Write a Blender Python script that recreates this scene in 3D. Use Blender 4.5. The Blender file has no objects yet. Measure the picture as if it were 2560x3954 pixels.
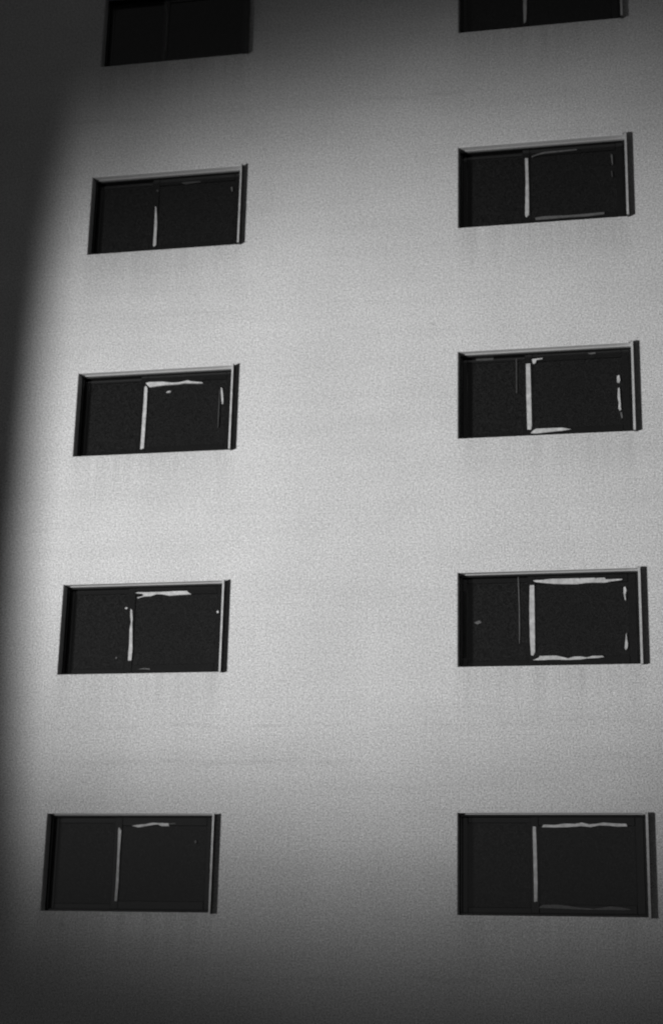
import bpy, math, random
from mathutils import Matrix, Vector

scene = bpy.context.scene
COL = scene.collection
random.seed(4)

# ------------------------------------------------------------------ camera
cam_data = bpy.data.cameras.new('camera')
cam = bpy.data.objects.new('camera', cam_data)
COL.objects.link(cam)
right = Vector((0.9794548851661926, 0.2003723840159079, 0.022782353870091945))
up = Vector((0.036142651612226975, -0.2855597205155967, 0.9576791502134164))
fwd = Vector((-0.1983981770544219, 0.9371801074195054, 0.28693485253389206))
rot = Matrix((right, up, -fwd)).transposed()
cam.matrix_world = Matrix.Translation((7.8592859, -20.13774369, 1.61103979)) @ rot.to_4x4()
cam_data.sensor_fit = 'HORIZONTAL'
cam_data.sensor_width = 24.0
cam_data.lens = 24.0 * 6405.146 / 2560.0
cam_data.clip_end = 2000.0
cam_data.dof.use_dof = True                 # hand-held old lens, focus a little short of the wall
cam_data.dof.focus_distance = 10.5
cam_data.dof.aperture_fstop = 3.0
scene.camera = cam

# ------------------------------------------------------------------ world, moonless dusk sky in greys
world = bpy.data.worlds.new('World')
scene.world = world
world.use_nodes = True
wn, wl = world.node_tree.nodes, world.node_tree.links
wn.clear()
sky = wn.new('ShaderNodeTexSky')
sky.sky_type = 'NISHITA'
sky.sun_disc = False
sky.sun_elevation = math.radians(12.0)
sky.sun_rotation = math.radians(40.0)
bw = wn.new('ShaderNodeRGBToBW')
bg = wn.new('ShaderNodeBackground')
wo = wn.new('ShaderNodeOutputWorld')
bg.inputs['Strength'].default_value = 0.027
wl.new(sky.outputs[0], bw.inputs[0]); wl.new(bw.outputs[0], bg.inputs['Color']); wl.new(bg.outputs[0], wo.inputs['Surface'])

# the sun has all but gone, low behind the building
sd = bpy.data.lights.new('sun', 'SUN')
sd.energy = 0.02
sd.angle = math.radians(10.0)
so = bpy.data.objects.new('sun', sd)
COL.objects.link(so)
so.location = (20, 30, 40)
so.rotation_euler = (math.radians(-78.0), 0, math.radians(-40.0))

scene.view_settings.view_transform = 'Standard'
scene.view_settings.look = 'None'
scene.view_settings.gamma = 1.0
scene.view_settings.exposure = 0.0
scene.view_settings.use_curve_mapping = False

FLOOD_POS = Vector((-17.0, -25.0, 1.9))     # the floodlight that lights the facade (built below)
FLOOD_AIM = Vector((3.9, 0.0, 8.25))
FLOOD_POWER = 48500.0
FLOOD_ANGLE = 0.380
FLOOD_STRETCH = 1.27
FLOOD_ROLL = -0.36

# ------------------------------------------------------------------ helpers
def mesh_object(name, verts, faces, mat, parent=None, smooth=False):
    me = bpy.data.meshes.new(name)
    me.from_pydata([tuple(v) for v in verts], [], faces)
    me.validate(); me.update()
    if smooth:
        for pl in me.polygons: pl.use_smooth = True
    o = bpy.data.objects.new(name, me)
    COL.objects.link(o)
    if mat: me.materials.append(mat)
    if parent: o.parent = parent
    return o

class Geo:
    def __init__(self): self.v = []; self.f = []
    def box(self, x0, x1, y0, y1, z0, z1, b=0.0):
        n = len(self.v)
        if b <= 0:
            self.v += [(x0,y0,z0),(x1,y0,z0),(x1,y1,z0),(x0,y1,z0),(x0,y0,z1),(x1,y0,z1),(x1,y1,z1),(x0,y1,z1)]
            self.f += [[n+i for i in q] for q in ((0,3,2,1),(4,5,6,7),(0,1,5,4),(1,2,6,5),(2,3,7,6),(3,0,4,7))]
            return self
        # front edges (towards -y) chamfered by b
        self.v += [(x0,y1,z0),(x1,y1,z0),(x1,y1,z1),(x0,y1,z1),
                   (x0,y0+b,z0),(x1,y0+b,z0),(x1,y0+b,z1),(x0,y0+b,z1),
                   (x0+b,y0,z0+b),(x1-b,y0,z0+b),(x1-b,y0,z1-b),(x0+b,y0,z1-b)]
        self.f += [[n+i for i in q] for q in ((0,3,2,1),(4,5,9,8),(5,6,10,9),(6,7,11,10),(7,4,8,11),(8,9,10,11),
                                             (0,1,5,4),(1,2,6,5),(2,3,7,6),(3,0,4,7))]
        return self
    def tube(self, a, b, r, n=12):
        a, b = Vector(a), Vector(b); d = (b-a).normalized()
        u = d.orthogonal().normalized(); w = d.cross(u); s = len(self.v)
        for p in (a, b):
            for k in range(n):
                t = 2*math.pi*k/n; self.v.append(tuple(p+u*math.cos(t)*r+w*math.sin(t)*r))
        for k in range(n): self.f.append([s+k, s+(k+1)%n, s+n+(k+1)%n, s+n+k])
        self.f.append([s+k for k in range(n)][::-1]); self.f.append([s+n+k for k in range(n)])
        return self
    def prism(self, pts, y0, y1):
        """outline in x,z extruded from y0 (front) to y1 (back)"""
        area = sum(pts[i][0]*pts[(i+1)%len(pts)][1]-pts[(i+1)%len(pts)][0]*pts[i][1] for i in range(len(pts)))
        if area < 0: pts = pts[::-1]
        s, n = len(self.v), len(pts)
        self.v += [(x, y0, z) for x, z in pts] + [(x, y1, z) for x, z in pts]
        self.f.append([s+k for k in range(n)]); self.f.append([s+n+k for k in range(n)][::-1])
        for k in range(n): self.f.append([s+k, s+n+k, s+n+(k+1)%n, s+(k+1)%n])
        return self
    def build(self, name, mat, parent=None, smooth=False): return mesh_object(name, self.v, self.f, mat, parent, smooth)

def material(name):
    m = bpy.data.materials.new(name); m.use_nodes = True
    nt = m.node_tree
    return m, nt, nt.nodes, nt.links, nt.nodes['Principled BSDF']

def grey(v): return (v, v, v, 1.0)

def noise(nodes, links, vec, scale, detail, rough=0.55):
    n = nodes.new('ShaderNodeTexNoise')
    n.inputs['Scale'].default_value = scale; n.inputs['Detail'].default_value = detail; n.inputs['Roughness'].default_value = rough
    links.new(vec, n.inputs['Vector'])
    return n.outputs['Fac']

def remap(nodes, links, val, a, b, c, d):
    r = nodes.new('ShaderNodeMapRange')
    for i, x in zip((1,2,3,4), (a,b,c,d)): r.inputs[i].default_value = x
    links.new(val, r.inputs[0])
    return r.outputs[0]

def mul(nodes, links, a, b):
    m = nodes.new('ShaderNodeMath'); m.operation = 'MULTIPLY'
    for i, x in enumerate((a, b)):
        if isinstance(x, (int, float)): m.inputs[i].default_value = x
        else: links.new(x, m.inputs[i])
    return m.outputs[0]

def scaled(nodes, links, vec, s):
    mp = nodes.new('ShaderNodeMapping'); mp.inputs['Scale'].default_value = s
    links.new(vec, mp.inputs['Vector'])
    return mp.outputs[0]

H = 1.2066                                   # opening height
STOREY, SILL = 3.0, 2.7
COLS = {'L': (0.0, 2.200), 'R': (5.2444, 2.236)}
LINES = ((5.0, 0.03, 0.12), (4.55, 0.05, 0.08), (13.8, 0.04, 0.10), (12.98, 0.03, 0.08), (7.65, 0.03, 0.06), (10.7, 0.03, 0.07), (1.95, 0.04, 0.10))

def plaster(name, base, grain):
    m, nt, N, L, b = material(name)
    vec = N.new('ShaderNodeTexCoord').outputs['Object']
    fine = noise(N, L, vec, 52.0, 2.0, 0.8)
    mid = noise(N, L, vec, 22.0, 3.0)
    broad = noise(N, L, vec, 0.5, 4.0)
    trowel = noise(N, L, scaled(N, L, vec, (0.3, 1.0, 3.5)), 1.0, 5.0, 0.6)
    rain = noise(N, L, scaled(N, L, vec, (9.0, 1.0, 0.5)), 1.0, 3.0, 0.6)
    # hairlines along the pours, wandering and broken
    sep = N.new('ShaderNodeSeparateXYZ'); L.new(vec, sep.inputs[0])
    def math_(op, a, b=None):
        m2 = N.new('ShaderNodeMath'); m2.operation = op
        for i, x in enumerate((a, b)):
            if x is None: continue
            if isinstance(x, (int, float)): m2.inputs[i].default_value = x
            else: L.new(x, m2.inputs[i])
        return m2.outputs[0]
    wob = mul(N, L, noise(N, L, scaled(N, L, vec, (0.8, 1.0, 0.2)), 1.0, 4.0), 0.35)
    zz = math_('ADD', sep.outputs['Z'], wob)
    broken = remap(N, L, noise(N, L, scaled(N, L, vec, (1.3, 1.0, 0.6)), 1.0, 3.0), 0.45, 0.62, 0.0, 1.0)
    line = None
    for zl, wd, st in LINES:
        d = math_('ABSOLUTE', math_('SUBTRACT', zz, zl + 0.175))
        v = remap(N, L, d, 0.0, wd, st, 0.0)
        line = v if line is None else math_('MAXIMUM', line, v)
    line = mul(N, L, line, broken)
    # grime that has run down from under each sill
    below = math_('FLOORED_MODULO', math_('SUBTRACT', SILL - 0.012, sep.outputs['Z']), STOREY)
    run = remap(N, L, below, 0.0, 0.75, 1.0, 0.0)
    inx = None
    for x0, w in COLS.values():
        d = math_('ABSOLUTE', math_('SUBTRACT', sep.outputs['X'], x0 + w/2))
        v = remap(N, L, d, w/2 - 0.06, w/2 + 0.08, 1.0, 0.0)
        inx = v if inx is None else math_('ADD', inx, v)
    drip = remap(N, L, noise(N, L, scaled(N, L, vec, (6.0, 1.0, 0.35)), 1.0, 4.0), 0.4, 0.7, 0.25, 1.0)
    grime = mul(N, L, mul(N, L, mul(N, L, run, inx), drip), 0.20)
    pits = noise(N, L, vec, 5.0, 1.0)
    c = remap(N, L, fine, 0.25, 0.75, base*(1-grain), base*(1+grain))
    for f, lo in ((mid, 0.08), (broad, 0.07), (trowel, 0.03), (rain, 0.012)):
        c = mul(N, L, c, remap(N, L, f, 0.3, 0.7, 1-lo, 1+lo))
    c = mul(N, L, c, remap(N, L, pits, 0.76, 0.82, 1.0, 0.86))
    c = mul(N, L, c, math_('SUBTRACT', 1.0, line)); c = mul(N, L, c, math_('SUBTRACT', 1.0, grime))
    rgb = N.new('ShaderNodeCombineColor')
    for i in range(3): L.new(c, rgb.inputs[i])
    L.new(rgb.outputs[0], b.inputs['Base Color'])
    b.inputs['Roughness'].default_value = 0.95
    b.inputs['Specular IOR Level'].default_value = 0.15
    bump = N.new('ShaderNodeBump'); bump.inputs['Strength'].default_value = 0.25; bump.inputs['Distance'].default_value = 0.004
    L.new(fine, bump.inputs['Height'])
    bump2 = N.new('ShaderNodeBump'); bump2.inputs['Strength'].default_value = 0.25; bump2.inputs['Distance'].default_value = 0.012
    L.new(trowel, bump2.inputs['Height']); L.new(bump.outputs[0], bump2.inputs['Normal'])
    L.new(bump2.outputs[0], b.inputs['Normal'])
    return m

def painted(name, base, rough, var=0.2, scale=25.0, metal=0.0, spec=0.5):
    m, nt, N, L, b = material(name)
    vec = N.new('ShaderNodeTexCoord').outputs['Object']
    f = noise(N, L, vec, scale, 4.0, 0.65)
    c = remap(N, L, f, 0.3, 0.7, base*(1-var), base*(1+var))
    rgb = N.new('ShaderNodeCombineColor')
    for i in range(3): L.new(c, rgb.inputs[i])
    L.new(rgb.outputs[0], b.inputs['Base Color'])
    b.inputs['Roughness'].default_value = rough
    b.inputs['Metallic'].default_value = metal
    b.inputs['Specular IOR Level'].default_value = spec
    return m

M_WALL = plaster('painted_plaster', 0.62, 0.60)
M_FRAME = painted('black_frame_paint', 0.008, 0.13, 0.9, 90.0, spec=0.85)
M_JAMB_SHADE = painted('jamb_shade_grey', 0.55, 0.7, 0.3, 60.0, spec=0.2)
M_LIT_HEAD = painted('lit_head_white', 0.75, 0.7, 0.15, 40.0, spec=0.2)
M_FIN = painted('lit_fin_front', 0.50, 0.55, 0.25, 12.0)
M_TRIM = painted('grey_head_trim', 0.42, 0.6, 0.12, 30.0)
M_GLINT = painted('bright_glint', 0.50, 0.7, 0.32, 14.0)  # glints on the frames put into colour, bright, dim and faint
M_DIM_GLINT = painted('dim_glint', 0.11, 0.8, 0.35, 45.0)
M_FAINT_EDGE = painted('faint_lit_edge', 0.05, 0.8, 0.35, 45.0)

def glass_material():
    m, nt, N, L, b = material('dark_glass')
    vec = N.new('ShaderNodeTexCoord').outputs['Object']
    dust = noise(N, L, vec, 80.0, 1.5, 0.8)
    c = remap(N, L, dust, 0.35, 0.65, 0.0, 0.022)
    rgb = N.new('ShaderNodeCombineColor')
    for i in range(3): L.new(c, rgb.inputs[i])
    L.new(rgb.outputs[0], b.inputs['Base Color'])
    b.inputs['Roughness'].default_value = 0.12
    b.inputs['IOR'].default_value = 1.62
    bump = N.new('ShaderNodeBump'); bump.inputs['Strength'].default_value = 0.05; bump.inputs['Distance'].default_value = 0.01
    L.new(noise(N, L, vec, 1.8, 1.0), bump.inputs['Height']); L.new(bump.outputs[0], b.inputs['Normal'])
    return m
M_GLASS = glass_material()

# ------------------------------------------------------------------ ground
def ground_material():
    m, nt, N, L, b = material('worn_paving')
    vec = N.new('ShaderNodeTexCoord').outputs['Object']
    c = remap(N, L, noise(N, L, vec, 30.0, 5.0), 0.3, 0.7, 0.045, 0.075)
    c = mul(N, L, c, remap(N, L, noise(N, L, vec, 0.4, 4.0), 0.3, 0.7, 0.8, 1.2))
    rgb = N.new('ShaderNodeCombineColor')
    for i in range(3): L.new(c, rgb.inputs[i])
    L.new(rgb.outputs[0], b.inputs['Base Color']); b.inputs['Roughness'].default_value = 0.9
    return m
g = mesh_object('ground', [(-600,-600,0),(600,-600,0),(600,600,0),(-600,600,0)], [[0,1,2,3]], ground_material())
g['kind'] = 'structure'

# ------------------------------------------------------------------ the building
building = bpy.data.objects.new('apartment_building', None)
COL.objects.link(building)
building['label'] = 'pale plastered apartment block with two columns of black windows, floodlit after dark'
building['category'] = 'building'

WALL_X0, WALL_X1, WALL_TOP, REVEAL, CHAM = -3.86, 16.0, 18.5, 0.16, 0.012

# wall sheet with ten real openings; each opening has a softened plaster arris and a reveal
openings = []
for c, (x0, w) in COLS.items():
    for r in range(5):
        z0 = SILL + (4-r)*STOREY + (0.0086 if c == 'R' else 0.0)
        openings.append((c, r, x0, x0+w, z0, z0+H))
V, Fc = [], []
def quad(a, b, c, d):
    n = len(V); V.extend((a, b, c, d)); Fc.append([n, n+1, n+2, n+3])
xs = sorted({WALL_X0, WALL_X1} | {v for _, _, a, b, _, _ in openings for v in (a-CHAM, b+CHAM)})
zr = sorted({0.0, WALL_TOP} | {v for _, _, _, _, a, b in openings for v in (a-CHAM, b+CHAM)})
for i in range(len(xs)-1):
    for j in range(len(zr)-1):
        cx, cz = (xs[i]+xs[i+1])/2, (zr[j]+zr[j+1])/2
        if any(a-CHAM < cx < b+CHAM and p-CHAM < cz < q+CHAM for _, _, a, b, p, q in openings): continue
        quad((xs[i],0,zr[j]), (xs[i+1],0,zr[j]), (xs[i+1],0,zr[j+1]), (xs[i],0,zr[j+1]))
for _, _, a, b, p, q in openings:
    rings = []
    for e, y in ((CHAM, 0.0), (CHAM*0.3, CHAM*0.3), (0.0, CHAM), (0.0, REVEAL+0.06)):
        rings.append([(a-e,y,p-e),(b+e,y,p-e),(b+e,y,q+e),(a-e,y,q+e)])
    for u, v in zip(rings, rings[1:]):
        for k in range(4): quad(u[k], u[(k+1)%4], v[(k+1)%4], v[k])
# right end and back of the block
D = 9.0
quad((WALL_X1,0,0),(WALL_X1,D,0),(WALL_X1,D,WALL_TOP),(WALL_X1,0,WALL_TOP))
quad((WALL_X1,D,0),(WALL_X0,D,0),(WALL_X0,D,WALL_TOP),(WALL_X1,D,WALL_TOP))
mesh_object('wall', V, Fc, M_WALL, building)

# unseen wing added on the left, placed to throw the shadow along the facade edge
Geo().box(-14.0, -3.86, -5.0, 9.0, 0.0, 18.5).build('shadow_wing', M_WALL, building)
Geo().box(-14.2, 16.2, -0.25, 9.2, 18.504, 18.75).build('roof_slab', M_WALL, building)

MARKS = {  # outlines of frame glints and one pane smudge, built as thin pieces
 'L0': [
  ('stile_glint', 'd', [(0.88, 1.05), (0.907, 1.05), (0.937, 0.842), (0.936, 0.35), (0.921, 0.118), (0.909, 0.119), (0.914, 0.459)]),
 ],
 'L1': [
  ('stile_glint', 'p', [(0.91, 0.751), (0.927, 0.729), (0.951, 0.498), (0.955, 0.142), (0.93, 0.12), (0.911, 0.135), (0.914, 0.343), (0.912, 0.581)]),
  ('glint_strip', 'k', [(1.283, 1.091), (1.348, 1.094), (1.555, 1.092), (1.56, 1.076), (1.35, 1.065), (1.312, 1.069)]),
  ('glint_smudge', 'k', [(0.91, 1.002), (0.938, 1.009), (0.951, 0.982), (0.925, 0.972)]),
  ('glint_smudge', 'd', [(2.009, 0.96), (2.031, 0.959), (2.037, 0.898), (2.023, 0.893)]),
 ],
 'L2': [
  ('stile_glint', 'p', [(0.908, 1.013), (0.935, 1.026), (0.952, 0.982), (0.955, 0.675), (0.952, 0.399), (0.95, 0.12), (0.901, 0.108), (0.903, 0.309), (0.905, 0.585), (0.909, 0.771)]),
  ('glint_strip', 'p', [(0.923, 1.068), (0.986, 1.079), (1.169, 1.073), (1.298, 1.051), (1.406, 1.053), (1.514, 1.073), (1.587, 1.054), (1.714, 1.036), (1.737, 1.023), (1.661, 1.024), (1.552, 1.03), (1.479, 1.037), (1.371, 1.025), (1.19, 1.023), (1.081, 1.014), (0.991, 1.004), (0.957, 1.025)]),
  ('glint_smudge', 'p', [(1.223, 0.917), (1.249, 0.933), (1.289, 0.931), (1.286, 0.916), (1.236, 0.906)]),
  ('glint_strip', 'p', [(1.993, 0.944), (2.01, 0.934), (2.028, 0.841), (2.037, 0.711), (2.02, 0.698), (2.004, 0.824)]),
  ('stile_glint', 'k', [(1.976, 0.899), (1.985, 0.898), (1.985, 0.567), (1.983, 0.367), (1.974, 0.367), (1.972, 0.568)]),
 ],
 'L3': [
  ('stile_glint', 'p', [(0.896, 0.89), (0.919, 0.872), (0.933, 0.763), (0.93, 0.69), (0.942, 0.546), (0.955, 0.331), (0.949, 0.197), (0.905, 0.196), (0.902, 0.296), (0.907, 0.403), (0.901, 0.619), (0.914, 0.709), (0.898, 0.8)]),
  ('glint_smudge', 'p', [(0.814, 0.9), (0.839, 0.914), (0.862, 0.898), (0.841, 0.884)]),
  ('glint_strip', 'p', [(0.95, 1.102), (0.983, 1.11), (1.131, 1.108), (1.371, 1.108), (1.517, 1.114), (1.655, 1.11), (1.684, 1.087), (1.718, 1.065), (1.575, 1.061), (1.429, 1.054), (1.317, 1.075), (1.243, 1.077), (1.171, 1.056), (1.079, 1.053), (0.988, 1.028), (0.978, 1.041), (1.042, 1.054), (1.068, 1.071), (1.04, 1.09)]),
  ('glint_strip', 'd', [(1.044, 0.076), (1.116, 0.093), (1.207, 0.084), (1.208, 0.07), (1.135, 0.078)]),
  ('glint_smudge', 'p', [(2.071, 0.825), (2.092, 0.839), (2.1, 0.806), (2.083, 0.799)]),
  ('glint_smudge', 'd', [(0.717, 0.254), (0.741, 0.254), (0.737, 0.232), (0.72, 0.233)]),
 ],
 'L4': [
  ('stile_glint', 'p', [(0.906, 1.035), (0.924, 1.044), (0.948, 1.0), (0.944, 0.719), (0.951, 0.371), (0.944, 0.138), (0.913, 0.132), (0.916, 0.371), (0.915, 0.684)]),
  ('glint_strip', 'p', [(1.082, 1.067), (1.174, 1.08), (1.267, 1.089), (1.359, 1.106), (1.434, 1.101), (1.564, 1.098), (1.575, 1.063), (1.473, 1.062), (1.425, 1.083), (1.324, 1.071), (1.176, 1.046)]),
  ('glint_strip', 'd', [(1.582, 1.098), (1.656, 1.101), (1.66, 1.091), (1.583, 1.085)]),
  ('glint_smudge', 'd', [(1.916, 0.88), (1.935, 0.889), (1.941, 0.854), (1.923, 0.845)]),
 ],
 'R0': [
  ('stile_glint', 'q', [(0.889, 1.05), (0.931, 1.05), (0.941, 0.514), (0.937, 0.332), (0.927, 0.175), (0.897, 0.144), (0.893, 0.337)]),
 ],
 'R1': [
  ('stile_glint', 'p', [(0.891, 1.043), (0.931, 1.039), (0.937, 0.566), (0.936, 0.188), (0.898, 0.153), (0.883, 0.192), (0.896, 0.676)]),
  ('glint_strip', 'd', [(0.981, 1.062), (1.057, 1.092), (1.153, 1.116), (1.306, 1.117), (1.59, 1.122), (1.59, 1.107), (1.343, 1.097), (1.172, 1.093), (1.057, 1.075), (0.99, 1.051)]),
  ('glint_strip', 'd', [(2.039, 1.001), (2.062, 0.995), (2.069, 0.851), (2.054, 0.848)]),
  ('glint_strip', 'k', [(2.037, 0.752), (2.052, 0.751), (2.061, 0.662), (2.049, 0.659)]),
  ('glint_strip', 'd', [(1.017, 0.14), (1.14, 0.151), (1.44, 0.14), (1.702, 0.144), (1.935, 0.15), (1.934, 0.119), (1.701, 0.107), (1.458, 0.111), (1.177, 0.106), (1.026, 0.106)]),
 ],
 'R2': [
  ('stile_glint', 'p', [(0.872, 1.042), (0.927, 1.043), (0.933, 0.609), (0.937, 0.181), (0.927, 0.128), (0.88, 0.13), (0.872, 0.613)]),
  ('glint_strip', 'p', [(0.949, 1.101), (1.089, 1.112), (1.085, 1.097), (1.01, 1.087), (0.997, 1.043), (0.967, 1.032)]),
  ('glint_smudge', 'd', [(1.678, 1.141), (1.772, 1.151), (1.775, 1.131), (1.714, 1.127)]),
  ('glint_strip', 'k', [(0.21, 1.164), (0.443, 1.166), (0.443, 1.136), (0.219, 1.135)]),
  ('glint_strip', 'p', [(0.921, 0.076), (0.956, 0.113), (0.989, 0.134), (1.206, 0.133), (1.332, 0.131), (1.44, 0.105), (1.332, 0.092), (1.169, 0.083), (1.006, 0.07)]),
  ('glint_strip', 'p', [(2.04, 0.803), (2.067, 0.817), (2.08, 0.752), (2.068, 0.713), (2.038, 0.721)]),
  ('glint_strip', 'p', [(2.048, 0.637), (2.068, 0.642), (2.073, 0.49), (2.078, 0.432), (2.073, 0.375), (2.083, 0.345), (2.063, 0.327), (2.046, 0.367), (2.053, 0.434), (2.041, 0.511)]),
  ('glint_strip', 'd', [(2.068, 0.308), (2.089, 0.301), (2.098, 0.229), (2.08, 0.221)]),
  ('stile_glint', 'k', [(0.736, 1.139), (0.751, 1.138), (0.75, 0.654), (0.735, 0.655)]),
 ],
 'R3': [
  ('stile_glint', 'p', [(0.887, 1.054), (0.942, 1.053), (0.943, 0.59), (0.942, 0.196), (0.92, 0.152), (0.892, 0.161), (0.881, 0.376), (0.878, 0.736)]),
  ('glint_strip', 'p', [(0.928, 1.113), (0.964, 1.116), (1.052, 1.117), (1.105, 1.125), (1.175, 1.128), (1.333, 1.127), (1.5, 1.126), (1.508, 1.115), (1.517, 1.126), (1.7, 1.126), (1.709, 1.109), (1.721, 1.123), (1.819, 1.124), (1.83, 1.102), (1.926, 1.103), (2.033, 1.103), (2.029, 1.089), (1.925, 1.078), (1.821, 1.062), (1.699, 1.066), (1.594, 1.065), (1.489, 1.052), (1.35, 1.056), (1.192, 1.064), (1.069, 1.077), (0.963, 1.092)]),
  ('glint_strip', 'p', [(0.916, 0.095), (0.986, 0.124), (1.0, 0.145), (1.195, 0.147), (1.281, 0.127), (1.35, 0.108), (1.42, 0.13), (1.506, 0.13), (1.574, 0.116), (1.644, 0.134), (1.764, 0.134), (1.789, 0.117), (1.712, 0.107), (1.574, 0.104), (1.505, 0.093), (1.367, 0.09), (1.159, 0.097), (1.02, 0.093)]),
  ('glint_strip', 'p', [(2.047, 0.995), (2.07, 1.001), (2.081, 0.949), (2.067, 0.904), (2.07, 0.832), (2.057, 0.841), (2.045, 0.914)]),
  ('glint_strip', 'p', [(2.066, 0.421), (2.069, 0.35), (2.079, 0.279), (2.074, 0.227), (2.053, 0.201), (2.04, 0.227), (2.049, 0.315)]),
  ('stile_glint', 'd', [(0.734, 1.17), (0.745, 1.17), (0.756, 0.749), (0.755, 0.459), (0.75, 0.316), (0.743, 0.316), (0.744, 0.749)]),
  ('glint_smudge', 'd', [(0.184, 0.599), (0.246, 0.625), (0.278, 0.597), (0.22, 0.571)]),
  ('stile_glint', 'd', [(0.032, 1.005), (0.083, 1.004), (0.082, 0.149), (0.036, 0.15)]),
 ],
 'R4': [
  ('stile_glint', 'p', [(0.888, 1.058), (0.925, 1.053), (0.932, 0.744), (0.937, 0.413), (0.931, 0.175), (0.894, 0.169), (0.892, 0.577), (0.889, 0.827)]),
  ('glint_strip', 'p', [(0.996, 1.048), (1.019, 1.078), (1.162, 1.075), (1.263, 1.092), (1.398, 1.088), (1.473, 1.104), (1.565, 1.082), (1.648, 1.09), (1.732, 1.104), (1.832, 1.096), (1.998, 1.089), (2.013, 1.059), (1.897, 1.056), (1.798, 1.067), (1.681, 1.07), (1.581, 1.05), (1.464, 1.062), (1.33, 1.05), (1.162, 1.045)]),
  ('glint_strip', 'd', [(0.947, 0.101), (0.997, 0.138), (1.18, 0.14), (1.296, 0.128), (1.445, 0.107), (1.609, 0.1), (1.791, 0.127), (1.922, 0.115), (2.035, 0.092), (1.921, 0.086), (1.675, 0.085), (1.444, 0.086), (1.18, 0.096)]),
 ],
}

ROWNAME = ['cut off by the top of the picture', 'second from the top', 'third from the top', 'fourth from the top', 'lowest']
SHADE = {'p': M_GLINT, 'q': M_GLINT, 'd': M_DIM_GLINT, 'k': M_FAINT_EDGE}

for c, r, xa, xb, za, zb in openings:
    W = xb - xa
    fr = Geo()
    F0, F1, T = 0.135, 0.215, 0.035
    fr.box(0.002, W-0.002, F0, F1, H-T, H-0.002, 0.004).box(0.002, W-0.002, F0, F1, 0.002, T, 0.004)
    fr.box(0.002, T, F0+0.002, F1-0.002, T, H-T, 0.004).box(W-T, W-0.002, F0+0.002, F1-0.002, T, H-T, 0.004)
    win = fr.build('window', M_FRAME, building)
    win.location = (xa, 0.0, za)
    side = 'left' if c == 'L' else 'right'
    win['label'] = 'black sliding window in the %s column, %s' % (side, ROWNAME[r])
    def sash(x0, x1, y0, y1, st, rl, name):
        s = Geo()
        s.box(x0, x0+st, y0, y1, T, H-T, 0.005).box(x1-st, x1, y0, y1, T, H-T, 0.005)
        s.box(x0+st, x1-st, y0+0.002, y1-0.002, H-T-rl, H-T, 0.005).box(x0+st, x1-st, y0+0.002, y1-0.002, T, T+rl, 0.005)
        return s.build(name, M_FRAME, win)
    sash(T, 0.93, 0.186, 0.208, 0.065, 0.07, 'rear_sash')
    sash(0.855, W-T, 0.150, 0.184, 0.10, 0.105, 'front_sash')
    Geo().box(T+0.065, 0.93-0.065, 0.195, 0.200, T+0.07, H-T-0.07).build('pane', M_GLASS, win)
    Geo().box(0.955, W-T-0.10, 0.165, 0.170, T+0.105, H-T-0.105).build('pane', M_GLASS, win)
    # pale trim closing the head of the reveal against the frame
    Geo().box(0.004, W-0.004, 0.095, 0.134, H-0.014, H+0.01, 0.003).build('head_trim', M_TRIM, win)
    # thin fin standing proud of the wall on the right-hand side
    ft = 0.022 if c == 'L' else 0.027
    P = 0.085
    Geo().box(W+0.001, W+0.001+ft, -P+0.004, 0.13, -0.016, H-0.012).build('side_fin', M_FRAME, win)  # core coloured black to deepen the shade on its outer face
    Geo().box(W-0.003, W+0.003+ft*0.85, -P, -P+0.0035, -0.018, H-0.010, 0.001).build('fin_edge', M_FAINT_EDGE if (c, r) == ('L', 0) else M_FIN, win)  # pale colour stands for light on the front, darkened where it is unlit
    # added lining whose colour sets the shaded tone of the left-hand reveal
    Geo().box(-0.002, 0.004, 0.016, 0.134, 0.003, H-0.006).build('jamb_shade_lining', M_JAMB_SHADE, win)
    # added board under the head, whitened to stand for light from below
    Geo().box(0.006, W-0.004, 0.004, 0.094, H-0.003, H+0.003).build('lit_head_board', M_LIT_HEAD, win)
    if c == 'R':
        Geo().box(W-0.034, W+0.008, -P-0.006, -P+0.03, H-0.03, H-0.004, 0.006).build('fin_cap', M_FIN, win)
    k = 0
    for name, shade, pts in MARKS['%s%d' % (c, r)]:
        k += 1
        rear = max(q[0] for q in pts) < 0.85          # stuck on the rear sash rather than the front one
        Geo().prism(pts, (0.183 if rear else 0.142) - 0.0006*k, 0.197 if rear else 0.167).build(name, SHADE[shade], win)

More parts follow.
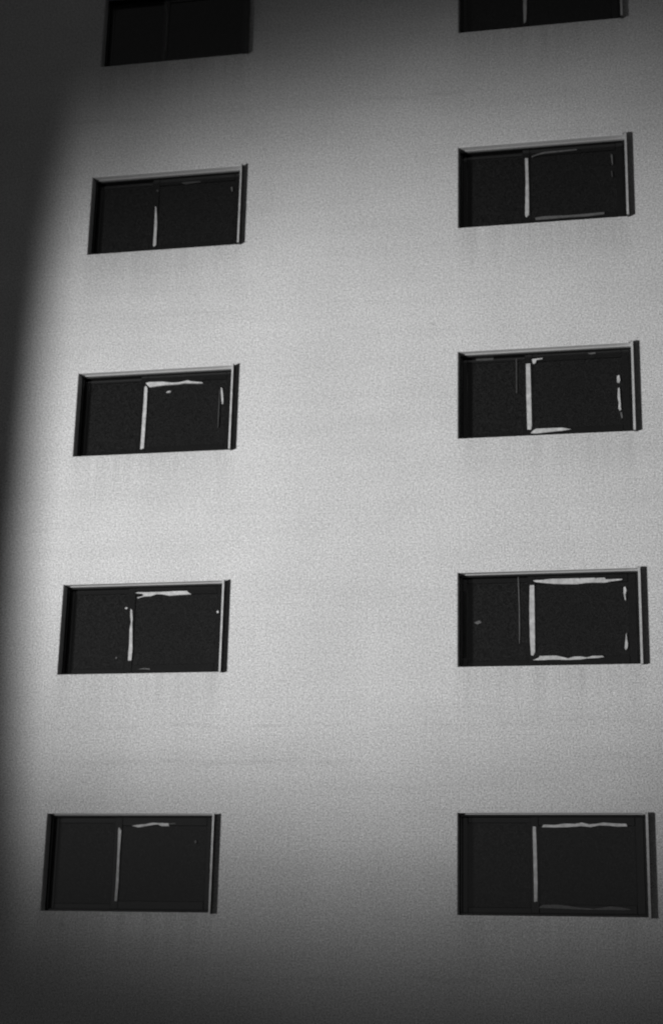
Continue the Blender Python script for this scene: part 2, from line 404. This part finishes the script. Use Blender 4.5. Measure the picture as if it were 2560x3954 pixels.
# ------------------------------------------------------------------ the floodlight down on the left, out of the picture
flood = bpy.data.objects.new('floodlight', None)
COL.objects.link(flood)
flood.location = (FLOOD_POS.x, FLOOD_POS.y, 0.0)
flood['label'] = 'big round floodlight on a steel stand in the forecourt, aimed up at the facade'
flood['category'] = 'floodlight'
aim = (FLOOD_AIM - FLOOD_POS).normalized()
X = aim.cross(Vector((0,0,1))).normalized(); Y = X.cross(aim)
head = Vector((0,0,FLOOD_POS.z))
M_STEEL = painted('dark_steel', 0.05, 0.5, 0.3, 20.0, metal=0.6)
dv, df, n = [], [], 40
prof = [(1.58,0.0),(1.62,-0.02),(1.62,-0.10),(1.4,-0.45),(0.6,-0.72),(0.0,-0.74),(0.0,-0.70),(0.59,-0.68),(1.37,-0.42),(1.58,-0.08)]
for rr, dd in prof:
    for k in range(n):
        t = 2*math.pi*k/n
        dv.append(head + aim*(dd-0.05) + X*rr*math.cos(t) + Y*rr*math.sin(t))
for i in range(len(prof)):
    j = (i+1) % len(prof)
    for k in range(n): df.append([i*n+k, i*n+(k+1)%n, j*n+(k+1)%n, j*n+k])
mesh_object('housing', dv, df, M_STEEL, flood)
st = Geo()
for s in (-1, 1):
    p = head + X*1.68*s - aim*0.3
    st.tube(p, (p.x, p.y, 0.05), 0.04)
    st.tube(p - X*0.1*s, p + X*0.06*s, 0.07)
b0, b1 = head + X*1.68 - aim*0.3, head - X*1.68 - aim*0.3
st.tube((b0.x,b0.y,0.06), (b1.x,b1.y,0.06), 0.05)
st.build('stand', M_STEEL, flood)
ld = bpy.data.lights.new('lamp', 'SPOT')
ld.energy = FLOOD_POWER
ld.spot_size = FLOOD_ANGLE
ld.spot_blend = 1.0
ld.shadow_soft_size = 1.5
ld.color = (1.0, 1.0, 1.0)
lo = bpy.data.objects.new('lamp', ld)
COL.objects.link(lo)
lo.parent = flood
Xr = X*math.cos(FLOOD_ROLL) + Y*math.sin(FLOOD_ROLL)
Yr = -X*math.sin(FLOOD_ROLL) + Y*math.cos(FLOOD_ROLL)
lo.matrix_local = Matrix.Translation(head) @ Matrix((Xr, Yr, -aim)).transposed().to_4x4() @ Matrix.Diagonal((FLOOD_STRETCH, 1.0, 1.0, 1.0))
